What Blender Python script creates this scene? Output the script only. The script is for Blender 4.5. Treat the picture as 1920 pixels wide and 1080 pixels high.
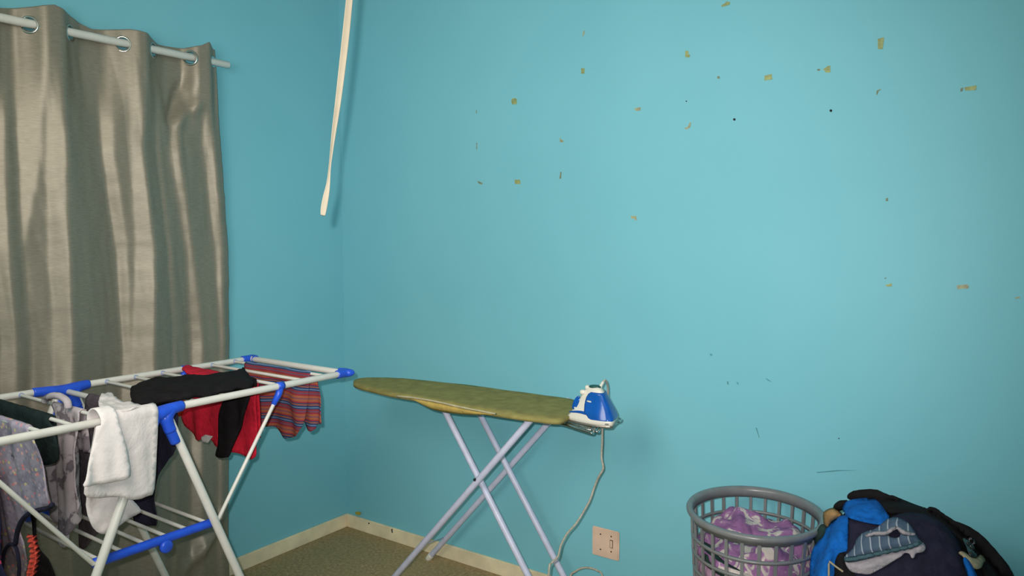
import bpy, bmesh, math, random
from math import sin, cos, pi, radians, sqrt
from mathutils import Vector, Matrix, noise
from mathutils.geometry import delaunay_2d_cdt

random.seed(7)
scene = bpy.context.scene
COL = scene.collection
for o in list(bpy.data.objects):
    bpy.data.objects.remove(o)

# ------------------------------------------------------------------ camera
F = 1415.0
PITCH, AZ = radians(-4.08), radians(35.0)
CAM = Vector((2.877, -2.625, 1.5))
FW = Vector((-sin(AZ) * cos(PITCH), cos(AZ) * cos(PITCH), sin(PITCH)))
RT = Vector((cos(AZ), sin(AZ), 0))
UP = RT.cross(FW)
cd = bpy.data.cameras.new('camera')
cd.sensor_width = 36.0
cd.lens = F / 1920 * 36.0
cd.clip_start = 0.02
cam = bpy.data.objects.new('camera', cd)
COL.objects.link(cam)
M3 = Matrix((RT, UP, -FW)).transposed()
cam.matrix_world = Matrix.Translation(CAM) @ M3.to_4x4()
scene.camera = cam

# ------------------------------------------------------------------ light, world, exposure
w = bpy.data.worlds.new('world')
scene.world = w
w.use_nodes = True
w.node_tree.nodes['Background'].inputs[0].default_value = (0.6, 0.7, 0.8, 1)
w.node_tree.nodes['Background'].inputs[1].default_value = 0.05

# the camera's own flash, up and left of the lens
FLASH_W, FLASH_SIZE, FLASH_AIM = 190.0, 86, (1010, 530)
sl = bpy.data.lights.new('camera_flash', 'SPOT')
sl.energy = FLASH_W
sl.color = (1.0, 0.97, 0.93)
sl.spot_size = radians(FLASH_SIZE)
sl.spot_blend = 1.0
sl.shadow_soft_size = 0.012
so = bpy.data.objects.new('camera_flash', sl)
COL.objects.link(so)
so.location = CAM - RT * 0.042 + UP * 0.047
aim = FW + RT * ((FLASH_AIM[0] - 960) / F) - UP * ((FLASH_AIM[1] - 540) / F)
so.rotation_euler = aim.to_track_quat('-Z', 'Y').to_euler()

# added fill light, unseen, left of the frame: raises the room's ambient level
bl = bpy.data.lights.new('added_fill_light', 'POINT')
bl.energy = 62.0
bl.color = (1.0, 0.93, 0.82)
bl.shadow_soft_size = 0.45
bo = bpy.data.objects.new('added_fill_light', bl)
COL.objects.link(bo)
bo.location = (1.6, -2.5, 2.0)

vs = scene.view_settings
vs.view_transform = 'Standard'
vs.look = 'None'
vs.gamma = 1.0
vs.use_curve_mapping = False
vs.exposure = 0.0

# ------------------------------------------------------------------ pixel helpers (1920x1080 frame)
def ray(x, y):
    return FW + RT * ((x - 960) / F) - UP * ((y - 540) / F)
def on(x, y, axis, val):
    d = ray(x, y)
    i = 'xyz'.index(axis)
    return CAM + d * ((val - CAM[i]) / d[i])

# ------------------------------------------------------------------ materials
def lin(c):
    c = c / 255.0
    return c / 12.92 if c <= 0.04045 else ((c + 0.055) / 1.055) ** 2.4
def rgb(t):
    return (lin(t[0]), lin(t[1]), lin(t[2]), 1.0)

class NT:
    def __init__(self, name):
        self.m = bpy.data.materials.new(name)
        self.m.use_nodes = True
        self.t = self.m.node_tree
        self.p = self.t.nodes['Principled BSDF']
    def n(self, typ, **kw):
        nd = self.t.nodes.new(typ)
        for k, v in kw.items():
            setattr(nd, k, v)
        return nd
    def l(self, a, b):
        self.t.links.new(a, b)
    def coord(self, kind='Object'):
        return self.n('ShaderNodeTexCoord').outputs[kind]
    def noise(self, scale, detail=3, rough=0.5, vec=None, dist=0.0):
        nd = self.n('ShaderNodeTexNoise')
        nd.inputs['Scale'].default_value = scale
        nd.inputs['Detail'].default_value = detail
        nd.inputs['Roughness'].default_value = rough
        nd.inputs['Distortion'].default_value = dist
        self.l(vec if vec is not None else self.coord(), nd.inputs['Vector'])
        return nd.outputs['Fac']
    def ramp(self, fac, stops, interp='LINEAR'):
        r = self.n('ShaderNodeValToRGB')
        r.color_ramp.interpolation = interp
        els = r.color_ramp.elements
        while len(els) < len(stops):
            els.new(0.5)
        for e, (p, c) in zip(els, stops):
            e.position = p
            e.color = rgb(c)
        self.l(fac, r.inputs['Fac'])
        return r.outputs['Color']
    def mix(self, fac, a, b):
        r = self.n('ShaderNodeMix', data_type='RGBA')
        for s, i in ((fac, 0), (a, 6), (b, 7)):
            if hasattr(s, 'node'):
                self.l(s, r.inputs[i])
            elif i == 0:
                r.inputs[0].default_value = s
            else:
                r.inputs[i].default_value = rgb(s)
        return r.outputs[2]
    def bump(self, h, strength=0.3, dist=0.002):
        b = self.n('ShaderNodeBump')
        b.inputs['Strength'].default_value = strength
        b.inputs['Distance'].default_value = dist
        self.l(h, b.inputs['Height'])
        self.l(b.outputs['Normal'], self.p.inputs['Normal'])
    def base(self, c):
        if hasattr(c, 'node'):
            self.l(c, self.p.inputs['Base Color'])
        else:
            self.p.inputs['Base Color'].default_value = rgb(c)
    def set(self, rough=0.6, metal=0.0, spec=0.5):
        self.p.inputs['Roughness'].default_value = rough
        self.p.inputs['Metallic'].default_value = metal
        self.p.inputs['Specular IOR Level'].default_value = spec

def vary(c, k):
    return tuple(max(0, min(255, v * k)) for v in c)
def simple(name, c, rough=0.5, metal=0.0, spec=0.5, var=0.06, scale=30, bump=0.0, bscale=300, bdist=0.001):
    t = NT(name)
    t.base(t.ramp(t.noise(scale), [(0.3, vary(c, 1 - var)), (0.7, vary(c, 1 + var))]))
    t.set(rough, metal, spec)
    if bump:
        t.bump(t.noise(bscale, 2), bump, bdist)
    return t.m
def cloth(name, c, var=0.12, scale=35, rough=0.9, spec=0.15, bump=0.5, wrinkle=14.0):
    t = NT(name)
    t.base(t.ramp(t.noise(scale, 4), [(0.3, vary(c, 1 - var)), (0.7, vary(c, 1 + var))]))
    t.set(rough, 0, spec)
    a = t.n('ShaderNodeMath', operation='ADD')
    t.l(t.noise(420, 2), a.inputs[0])
    m = t.n('ShaderNodeMath', operation='MULTIPLY')
    t.l(t.noise(60, 3), m.inputs[0])
    m.inputs[1].default_value = 3.0
    t.l(m.outputs[0], a.inputs[1])
    wr = t.n('ShaderNodeMath', operation='MULTIPLY_ADD')
    t.l(t.noise(15, 3, 0.5, None, 1.2), wr.inputs[0])
    wr.inputs[1].default_value = wrinkle
    t.l(a.outputs[0], wr.inputs[2])
    t.bump(wr.outputs[0], bump, 0.0012)
    return t.m

MAT = {}
def wallmat(name, c, c2):
    t = NT(name)
    big = t.ramp(t.noise(1.3, 4, 0.55), [(0.3, c), (0.7, c2)])
    fine = t.noise(55, 4, 0.6)
    t.base(big)
    t.set(0.55, 0, 0.25)
    t.bump(fine, 0.12, 0.0015)
    return t.m
MAT['wall'] = wallmat('turquoise_wall_paint', (124, 194, 209), (130, 199, 214))
MAT['ceiling'] = simple('white_ceiling_paint', (205, 205, 198), 0.8)
MAT['cream'] = simple('cream_gloss_trim', (238, 222, 188), 0.45, var=0.07, scale=9)
t = NT('brown_carpet')
t.base(t.mix(t.ramp(t.noise(9, 5, 0.7), [(0.35, (0, 0, 0)), (0.65, (210, 210, 210))]), t.ramp(t.noise(70, 4, 0.75), [(0.32, (138, 114, 84)), (0.68, (212, 184, 142))]), (172, 156, 112)))
t.set(0.95, 0, 0.05)
t.bump(t.noise(260, 3), 0.9, 0.006)
MAT['carpet'] = t.m
MAT['tape'] = simple('yellowed_tape', (150, 158, 104), 0.5, var=0.14, scale=60)
MAT['tape_grey'] = simple('grey_tape', (160, 160, 128), 0.5, var=0.14, scale=60)
MAT['chip'] = simple('bare_plaster_chip', (128, 138, 112), 0.8, var=0.15, scale=80)
MAT['dark'] = simple('dark_hole', (18, 28, 32), 0.8)
MAT['scuff'] = simple('grey_scuff', (86, 150, 160), 0.7)
MAT['yellow'] = simple('yellow_paint_spot', (170, 160, 60), 0.6)
# satin curtain: silky weave, strong broad sheen
t = NT('silver_satin')
v = t.n('ShaderNodeMapping')
v.inputs['Scale'].default_value = (40, 40, 420)
t.l(t.coord(), v.inputs['Vector'])
slub = t.noise(1.0, 3, 0.6, v.outputs['Vector'])
t.base(t.ramp(slub, [(0.25, (134, 126, 112)), (0.75, (157, 148, 133))]))
t.set(0.47, 0.36, 0.4)
t.bump(slub, 0.10, 0.001)
MAT['satin'] = t.m
MAT['white_tube'] = simple('white_powder_coat', (222, 218, 212), 0.35, var=0.02)
MAT['blue_plastic'] = simple('blue_plastic', (38, 86, 215), 0.35, var=0.05)
MAT['rodcap'] = simple('pale_blue_rod_collar', (150, 165, 205), 0.4)
MAT['lilac_tube'] = simple('pale_lilac_metal_tube', (206, 207, 232), 0.35, var=0.03)
MAT['chrome'] = simple('chrome_wire', (190, 195, 190), 0.18, metal=1.0, var=0.02)
MAT['silver_plastic'] = simple('silver_grey_plastic', (122, 122, 124), 0.32, spec=0.6, var=0.04)
MAT['white_plastic'] = simple('white_plastic', (228, 222, 210), 0.35, var=0.02)
MAT['tank'] = simple('blue_translucent_tank', (14, 84, 172), 0.14, var=0.06, spec=0.6)
MAT['green_plastic'] = simple('dark_green_button', (22, 78, 72), 0.3)
MAT['grey_plastic'] = simple('grey_dial', (120, 120, 118), 0.4)
MAT['cord'] = simple('beige_grey_cord', (178, 168, 152), 0.5, var=0.10, scale=90)
MAT['steel'] = simple('steel_soleplate', (170, 160, 152), 0.3, metal=0.8)
MAT['ribbon'] = simple('cream_ribbon', (152, 141, 122), 0.6, var=0.04, scale=15)
MAT['olive'] = cloth('olive_board_cover', (150, 140, 86), 0.08, 25, bump=0.4, wrinkle=2.0)
MAT['hem'] = cloth('pale_hem', (186, 178, 148), 0.06)
MAT['foam'] = cloth('yellow_foam_underlay', (190, 164, 92), 0.06)
MAT['plate'] = simple('cream_socket_plate', (232, 198, 176), 0.4, var=0.05, scale=12)
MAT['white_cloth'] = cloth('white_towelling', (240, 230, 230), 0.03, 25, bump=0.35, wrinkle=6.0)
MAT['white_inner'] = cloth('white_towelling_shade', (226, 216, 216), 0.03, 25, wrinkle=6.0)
MAT['red'] = cloth('red_cotton', (206, 36, 58), 0.06)
MAT['orange'] = cloth('orange_red_cotton', (196, 66, 34), 0.06)
MAT['black'] = cloth('black_cotton', (28, 25, 27), 0.12)
MAT['navy'] = cloth('navy_cotton', (38, 36, 54), 0.12)
MAT['dkgreen'] = cloth('dark_green_cotton', (32, 44, 44), 0.12)
MAT['charcoal'] = cloth('charcoal_cotton', (86, 76, 84), 0.12)
MAT['brightblue'] = cloth('bright_blue_fleece', (20, 98, 182), 0.10, 28)
MAT['tan'] = cloth('tan_cloth', (150, 118, 80), 0.12)
MAT['beige'] = cloth('beige_cloth', (160, 146, 122), 0.10)
MAT['pink_pale'] = cloth('pale_pink_cloth', (178, 140, 166), 0.10, 20)
MAT['bottle'] = cloth('bottle_green_cloth', (40, 58, 54), 0.12)
MAT['coral'] = cloth('coral_ruffle', (224, 84, 70), 0.08)
MAT['tagwhite'] = simple('white_care_label', (220, 212, 210), 0.5)
MAT['shiny_black'] = simple('shiny_black_vinyl', (24, 24, 26), 0.22, spec=0.9)
MAT['pale_lining'] = cloth('pale_grey_lining', (166, 156, 164), 0.08, 40)
# striped t-shirt
t = NT('multicolour_stripes')
sep = t.n('ShaderNodeSeparateXYZ')
t.l(t.coord(), sep.inputs[0])
wob = t.n('ShaderNodeMath', operation='MULTIPLY_ADD')
t.l(t.noise(9, 1), wob.inputs[0])
wob.inputs[1].default_value = 0.010
t.l(sep.outputs['Z'], wob.inputs[2])
fr = t.n('ShaderNodeMath', operation='MULTIPLY')
t.l(wob.outputs[0], fr.inputs[0])
fr.inputs[1].default_value = 15.5
fc = t.n('ShaderNodeMath', operation='FRACT')
t.l(fr.outputs[0], fc.inputs[0])
R_, O_, B_, L_, P_ = (146, 54, 64), (164, 92, 68), (56, 70, 106), (112, 140, 178), (112, 80, 102)
t.base(t.ramp(fc.outputs[0], [(0.0, O_), (0.13, P_), (0.19, O_), (0.32, R_), (0.42, P_), (0.50, R_), (0.58, B_), (0.66, L_), (0.70, B_), (0.80, O_), (0.86, B_), (0.92, R_)], 'CONSTANT'))
t.set(0.9, 0, 0.15)
t.bump(t.noise(350, 2), 0.4, 0.001)
MAT['stripes'] = t.m
# floral lilac grey
t = NT('lilac_floral_print')
vo = t.n('ShaderNodeTexVoronoi')
vo.inputs['Scale'].default_value = 80
t.l(t.coord(), vo.inputs['Vector'])
sc = t.n('ShaderNodeSeparateColor')
t.l(vo.outputs['Color'], sc.inputs[0])
flk = t.ramp(sc.outputs[0], [(0.0, (172, 162, 182)), (0.34, (222, 174, 176)), (0.50, (150, 142, 164)), (0.66, (214, 200, 150)), (0.76, (180, 168, 184)), (0.90, (228, 144, 148))], 'CONSTANT')
lt = t.n('ShaderNodeMath', operation='LESS_THAN')
t.l(vo.outputs['Distance'], lt.inputs[0])
lt.inputs[1].default_value = 0.40
t.base(t.mix(lt.outputs[0], t.ramp(t.noise(28, 3), [(0.35, (142, 132, 154)), (0.65, (180, 168, 186))]), flk))
t.set(0.9, 0, 0.15)
MAT['floral'] = t.m
# grey printed top
t = NT('grey_leaf_print')
k = t.noise(20, 3, 0.55, None, 0.4)
t.base(t.ramp(k, [(0.0, (206, 192, 198)), (0.50, (192, 180, 186)), (0.55, (176, 164, 170)), (0.58, (120, 110, 118)), (0.74, (140, 130, 138))]))
t.set(0.9, 0, 0.15)
MAT['greyprint'] = t.m
# purple and cream blanket
t = NT('purple_cream_blanket')
k = t.noise(21, 2, 0.5, None, 1.4)
t.base(t.mix(t.noise(9, 3), t.ramp(k, [(0.0, (122, 82, 124)), (0.48, (160, 114, 160)), (0.535, (166, 122, 164)), (0.56, (206, 192, 186)), (1.0, (214, 202, 194))]),
             t.ramp(k, [(0.0, (104, 64, 104)), (0.48, (144, 96, 142)), (0.555, (156, 112, 152)), (0.59, (206, 192, 184)), (1.0, (204, 190, 182))])))
t.set(0.95, 0, 0.1)
t.bump(t.noise(120, 3), 0.5, 0.003)
MAT['blanket'] = t.m
# blue grey garment with pale ribs
t = NT('slate_with_pale_lines')
sep = t.n('ShaderNodeSeparateXYZ')
t.l(t.coord(), sep.inputs[0])
ad = t.n('ShaderNodeMath', operation='MULTIPLY_ADD')
t.l(sep.outputs['Z'], ad.inputs[0])
ad.inputs[1].default_value = 0.35
t.l(sep.outputs['X'], ad.inputs[2])
ml = t.n('ShaderNodeMath', operation='MULTIPLY')
t.l(ad.outputs[0], ml.inputs[0])
ml.inputs[1].default_value = 44
fc = t.n('ShaderNodeMath', operation='FRACT')
t.l(ml.outputs[0], fc.inputs[0])
t.base(t.ramp(fc.outputs[0], [(0.0, (74, 90, 112)), (0.78, (84, 100, 120)), (0.84, (158, 164, 176)), (0.93, (158, 164, 176)), (0.97, (74, 90, 112))]))
t.set(0.9, 0, 0.15)
MAT['slate'] = t.m
MAT['slate_hem'] = cloth('slate_waistband', (72, 98, 108), 0.08)
# navy strappy top with pink flecks
t = NT('navy_pink_print')
vo = t.n('ShaderNodeTexVoronoi')
vo.inputs['Scale'].default_value = 45
t.l(t.coord(), vo.inputs['Vector'])
lt = t.n('ShaderNodeMath', operation='LESS_THAN')
t.l(vo.outputs['Distance'], lt.inputs[0])
lt.inputs[1].default_value = 0.30
t.base(t.mix(lt.outputs[0], (38, 38, 66), (196, 70, 104)))
t.set(0.9, 0, 0.15)
MAT['navyprint'] = t.m

# ------------------------------------------------------------------ object helpers
def finish(name, bm, m, parent=None, smooth=True, loc=None):
    me = bpy.data.meshes.new(name)
    bm.normal_update()
    bm.to_mesh(me)
    bm.free()
    me.materials.append(MAT[m] if isinstance(m, str) else m)
    if smooth:
        for p in me.polygons:
            p.use_smooth = True
    o = bpy.data.objects.new(name, me)
    COL.objects.link(o)
    if parent:
        o.parent = parent
    return o
def tag(o, label=None, cat=None, group=None, kind=None):
    if label: o['label'] = label
    if cat: o['category'] = cat
    if group: o['group'] = group
    if kind: o['kind'] = kind
    return o
def thing(name, label, cat, group=None, loc=None):
    o = bpy.data.objects.new(name, None)
    o.empty_display_size = 0.05
    COL.objects.link(o)
    return tag(o, label, cat, group)
def part(name, bm, m, parent, base=None, **kw):
    return finish(name, bm, m, parent, **kw)

def sweep(bm, pts, radii, seg=12, cap=True, closed=False):
    pts = [Vector(p) for p in pts]
    n = len(pts)
    if not hasattr(radii, '__len__'):
        radii = [radii] * n
    rings = []
    prev = None
    for i, p in enumerate(pts):
        if closed:
            tg = (pts[(i + 1) % n] - pts[i - 1]).normalized()
        else:
            tg = (pts[min(i + 1, n - 1)] - pts[max(i - 1, 0)]).normalized()
        if prev is None:
            a = Vector((0, 0, 1)) if abs(tg.z) < 0.9 else Vector((1, 0, 0))
            u = tg.cross(a).normalized()
        else:
            u = (prev - tg * prev.dot(tg)).normalized()
        prev = u
        v = tg.cross(u)
        rings.append([bm.verts.new(p + (u * cos(2 * pi * k / seg) + v * sin(2 * pi * k / seg)) * radii[i]) for k in range(seg)])
    pairs = list(zip(rings[:-1], rings[1:]))
    if closed:
        pairs.append((rings[-1], rings[0]))
    for a, b in pairs:
        for k in range(seg):
            bm.faces.new((a[k], a[(k + 1) % seg], b[(k + 1) % seg], b[k]))
    if cap and not closed:
        bm.faces.new(rings[0][::-1])
        bm.faces.new(rings[-1])
def tube(pts, r, seg=12, **kw):
    bm = bmesh.new()
    sweep(bm, pts, r, seg, **kw)
    return bm
def rtube(a, b, r, seg=14, e=0.25):
    """tube with rounded ends"""
    a, b = Vector(a), Vector(b)
    d = (b - a).normalized()
    return tube([a, a + d * r * e * 0.3, a + d * r * e, b - d * r * e, b - d * r * e * 0.3, b], [r * 0.80, r * 0.95, r, r, r * 0.95, r * 0.80], seg)
def catmull(pts, n=6):
    pts = [Vector(p) for p in pts]
    out = []
    for i in range(len(pts) - 1):
        p0, p1, p2, p3 = pts[max(i - 1, 0)], pts[i], pts[i + 1], pts[min(i + 2, len(pts) - 1)]
        for k in range(n):
            t = k / n
            out.append(0.5 * ((2 * p1) + (p2 - p0) * t + (2 * p0 - 5 * p1 + 4 * p2 - p3) * t * t + (3 * p1 - p0 - 3 * p2 + p3) * t ** 3))
    out.append(pts[-1])
    return out
def add_box(bm, lo, hi, bev=0.0, mat=None):
    r = bmesh.ops.create_cube(bm, size=1.0)
    vs_ = r['verts']
    lo, hi = Vector(lo), Vector(hi)
    for v in vs_:
        v.co = Vector(((v.co.x + .5) * (hi.x - lo.x) + lo.x, (v.co.y + .5) * (hi.y - lo.y) + lo.y, (v.co.z + .5) * (hi.z - lo.z) + lo.z))
    if bev:
        es = list({e for v in vs_ for e in v.link_edges})
        bmesh.ops.bevel(bm, geom=es, offset=bev, segments=2, affect='EDGES')
def box(lo, hi, bev=0.0):
    bm = bmesh.new()
    add_box(bm, lo, hi, bev)
    return bm
def lathe(prof, seg=48, close=False):
    bm = bmesh.new()
    rings = []
    for r, z in prof:
        rings.append([bm.verts.new((r * cos(2 * pi * k / seg), r * sin(2 * pi * k / seg), z)) for k in range(seg)])
    pr = list(zip(rings[:-1], rings[1:]))
    if close:
        pr.append((rings[-1], rings[0]))
    for a, b in pr:
        for k in range(seg):
            bm.faces.new((a[k], a[(k + 1) % seg], b[(k + 1) % seg], b[k]))
    return bm
def interp(x, xs, ys):
    if x <= xs[0]: return ys[0]
    if x >= xs[-1]: return ys[-1]
    for i in range(len(xs) - 1):
        if x <= xs[i + 1]:
            t = (x - xs[i]) / (xs[i + 1] - xs[i])
            return ys[i] + (ys[i + 1] - ys[i]) * t
def sstep(a, b, x):
    t = max(0.0, min(1.0, (x - a) / (b - a)))
    return t * t * (3 - 2 * t)

def chaikin(poly, it=1, k=0.22):
    for _ in range(it):
        out = []
        n = len(poly)
        for i in range(n):
            a, b = Vector(poly[i]), Vector(poly[(i + 1) % n])
            out += [a.lerp(b, k), a.lerp(b, 1 - k)]
        poly = out
    return poly
def inside(p, poly):
    c = False
    j = len(poly) - 1
    for i in range(len(poly)):
        if (poly[i][1] > p[1]) != (poly[j][1] > p[1]) and p[0] < (poly[j][0] - poly[i][0]) * (p[1] - poly[i][1]) / (poly[j][1] - poly[i][1] + 1e-12) + poly[i][0]:
            c = not c
        j = i
    return c
def edge_dist(p, poly):
    best = 1e9
    for i in range(len(poly)):
        a, b = poly[i], poly[(i + 1) % len(poly)]
        ax, ay, bx, by = a[0], a[1], b[0], b[1]
        dx, dy = bx - ax, by - ay
        l2 = dx * dx + dy * dy + 1e-12
        t = max(0, min(1, ((p[0] - ax) * dx + (p[1] - ay) * dy) / l2))
        best = min(best, (ax + dx * t - p[0]) ** 2 + (ay + dy * t - p[1]) ** 2)
    return sqrt(best)
def fill(poly, step, holes=()):
    """triangulated fill of a 2-D outline, with a grid of inner points"""
    def resample(pl):
        out = []
        n = len(pl)
        for i in range(n):
            a, b = Vector(pl[i][:2]), Vector(pl[(i + 1) % n][:2])
            k = max(1, int((b - a).length / step))
            out += [a.lerp(b, j / k) for j in range(k)]
        return out
    loops = [resample(poly)] + [resample(h) for h in holes]
    verts, edges = [], []
    for lp in loops:
        s = len(verts)
        verts += lp
        edges += [(s + i, s + (i + 1) % len(lp)) for i in range(len(lp))]
    x0, x1 = min(p[0] for p in poly), max(p[0] for p in poly)
    y0, y1 = min(p[1] for p in poly), max(p[1] for p in poly)
    j = 0
    y = y0 + step / 2
    while y < y1:
        x = x0 + step * (0.25 if j % 2 else 0.75)
        while x < x1:
            p = Vector((x, y))
            if inside(p, poly) and edge_dist(p, poly) > step * 0.5 and not any(inside(p, h) or edge_dist(p, h) < step * .5 for h in holes):
                verts.append(p)
            x += step
        y += step * 0.87
        j += 1
    v, e, f, *_ = delaunay_2d_cdt(verts, edges, [], 1, 1e-7)
    if holes:
        f = [t for t in f if not any(inside(((v[t[0]] + v[t[1]] + v[t[2]]) / 3), h) for h in holes)]
    return v, f
def from_pts(verts3, faces):
    bm = bmesh.new()
    vv = [bm.verts.new(p) for p in verts3]
    for t in faces:
        try:
            bm.faces.new([vv[i] for i in t])
        except ValueError:
            pass
    bmesh.ops.recalc_face_normals(bm, faces=bm.faces[:])
    return bm
def solid(o, th, offset=0.0, sub=0):
    m = o.modifiers.new('thickness', 'SOLIDIFY')
    m.thickness = th
    m.offset = offset
    m.use_rim = True
    if sub:
        s = o.modifiers.new('smooth', 'SUBSURF')
        s.levels = s.render_levels = sub
    return o

# ------------------------------------------------------------------ room shell
RX, RY, RZ, TH = 4.3, -4.3, 2.65, 0.12
def struct(name, bm, m, **kw):
    return tag(finish(name, bm, m, **kw), kind='structure')
floor = struct('floor', box((-TH, RY - TH, -0.1), (RX + TH, TH, 0)), 'carpet', smooth=False)
struct('ceiling', box((-TH, RY - TH, RZ), (RX + TH, TH, RZ + 0.1)), 'ceiling', smooth=False)
wall_left = struct('wall_left', box((-TH, RY, 0), (0, 0, RZ)), 'wall', smooth=False)
wall_back = struct('wall_back', box((-TH, 0, 0), (RX + TH, TH, RZ)), 'wall', smooth=False)
struct('wall_right', box((RX, RY, 0), (RX + TH, 0, RZ)), 'wall', smooth=False)
struct('wall_front', box((-TH, RY - TH, 0), (RX + TH, RY, RZ)), 'wall', smooth=False)
BH = 0.066
struct('baseboard_left', box((0, RY, 0), (0.014, 0, BH), 0.003), 'cream', smooth=False)
bb = struct('baseboard_back', box((0.014, -0.014, 0), (RX, 0, BH), 0.003), 'cream', smooth=False)

def wall_piece(name, px, m, parent=wall_back, y=0.0, th=0.0015):
    pts = [on(x, yy, 'y', y) for x, yy in px]
    bm = bmesh.new()
    f = [bm.verts.new((p.x, y - th, p.z)) for p in pts]
    b = [bm.verts.new((p.x, y + 0.0005, p.z)) for p in pts]
    n = len(f)
    bm.faces.new(f)
    for i in range(n):
        bm.faces.new((f[i], f[(i + 1) % n], b[(i + 1) % n], b[i]))
    bmesh.ops.recalc_face_normals(bm, faces=bm.faces[:])
    return part(name, bm, m, parent, smooth=False)
for poly, m in [
    ([(1353, 10), (1360, 6), (1362, 3), (1369, 4), (1368, 9), (1358, 12), (1353, 13)], 'tape'),
    ([(1646, 73), (1658, 70), (1655, 92), (1646, 92)], 'tape'),
    ([(1434, 142), (1447, 139), (1448, 149), (1433, 151)], 'tape'),
    ([(1548, 127), (1552, 124), (1557, 123), (1557, 136), (1548, 136), (1546, 132), (1543, 130)], 'tape'),
    ([(1532, 130), (1537, 129), (1538, 132), (1533, 133)], 'chip'),
    ([(1808, 164), (1831, 160), (1830, 169), (1810, 170)], 'tape'),
    ([(1801, 166), (1806, 164), (1805, 170), (1801, 172)], 'chip'),
    ([(1644, 170), (1650, 167), (1652, 168), (1647, 171), (1645, 178), (1643, 177)], 'chip'),
    ([(1285, 95), (1291, 96), (1291, 102), (1294, 103), (1293, 108), (1285, 107)], 'tape'),
    ([(1090, 128), (1096, 128), (1096, 138), (1090, 138)], 'tape'),
    ([(960, 185), (966, 184), (969, 186), (969, 195), (961, 196), (959, 190)], 'tape'),
    ([(1190, 203), (1201, 201), (1201, 207), (1192, 208)], 'tape_grey'),
    ([(1345, 143), (1349, 143), (1350, 147), (1347, 148), (1345, 147)], 'chip'),
    ([(1283, 240), (1290, 238), (1293, 230), (1296, 230), (1294, 239), (1287, 243)], 'tape_grey'),
    ([(1050, 258), (1053, 262), (1057, 264), (1056, 267), (1050, 266)], 'tape_grey'),
    ([(1051, 322), (1053, 323), (1052, 335), (1049, 335)], 'chip'),
    ([(895, 339), (900, 341), (905, 343), (904, 346), (898, 344)], 'chip'),
    ([(965, 337), (975, 337), (976, 345), (966, 345)], 'tape'),
    ([(1183, 405), (1193, 405), (1194, 413), (1191, 413), (1190, 410), (1184, 410)], 'tape_grey'),
    ([(1661, 372), (1665, 371), (1665, 377), (1661, 377)], 'chip'),
    ([(1661, 534), (1672, 531), (1672, 537), (1662, 537)], 'tape'),
    ([(1658, 520), (1660, 522), (1662, 519), (1661, 523), (1659, 523)], 'chip'),
    ([(1794, 535), (1814, 533), (1817, 537), (1815, 541), (1795, 542)], 'tape_grey'),
    ([(1904, 557), (1912, 556), (1912, 559), (1904, 560)], 'tape_grey'),
    ([(893, 206), (894, 206), (894, 213), (893, 213)], 'chip'),
    ([(893.4, 268), (894.6, 268), (894.6, 280), (893.4, 280)], 'chip'),
    ([(1093, 61), (1096, 57), (1096, 63), (1093, 69)], 'tape_grey'),
    ([(1363, 715), (1365.5, 715), (1366, 721), (1364, 721)], 'scuff'),
    ([(1381, 716), (1384, 717), (1385, 721), (1382, 720)], 'scuff'),
    ([(1331, 663), (1336, 664), (1335, 667), (1332, 667)], 'scuff'),
    ([(1435, 709), (1440, 711), (1447, 716), (1440, 713.5)], 'scuff'),
    ([(1531, 885), (1570, 881.4), (1606, 881.6), (1572, 883), (1533, 886.4)], 'scuff'),
    ([(1417, 802), (1419, 802), (1424, 820), (1423, 820)], 'scuff'),
    ([(635, 452), (638, 452), (638, 459), (636, 459)], 'chip'),
]:
    wall_piece('tape_remnant' if m.startswith('tape') else ('paint_chip' if m == 'chip' else 'scuff_mark'), poly, m)
for cx, cy, r in [(1558, 207.5, 2.6), (1377, 224, 2.4), (1287, 190, 1.2), (1573, 822, 1.1)]:
    wall_piece('nail_hole', [(cx + r * cos(a * pi / 4), cy + r * sin(a * pi / 4)) for a in range(8)], 'dark')
wall_piece('paint_spot', [(666, 960), (672, 959), (677, 961), (675, 966), (668, 965)], 'yellow', bb, -0.0135, 0.002)
wall_piece('scratch', [(734, 992), (736, 991), (736.5, 999), (735, 999)], 'dark', bb, -0.0135, 0.002)
wall_piece('scratch', [(691, 980), (693, 980), (693, 982.5), (691, 982.5)], 'dark', bb, -0.0135, 0.002)

# ------------------------------------------------------------------ curtain and rod
ROD_X, ROD_Z = 0.072, 2.203
rod = rtube((ROD_X, -2.6, ROD_Z), (ROD_X, -0.679, ROD_Z), 0.0145, 14, 0.1)
for yb in (-2.52,):
    add_box(rod, (0, yb - 0.012, ROD_Z - 0.03), (ROD_X + 0.02, yb + 0.012, ROD_Z + 0.018), 0.003)
tag(finish('curtain_rod', rod, 'white_tube'), 'white round curtain rod threaded through the silver curtain on left wall', 'curtain rod')

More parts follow.
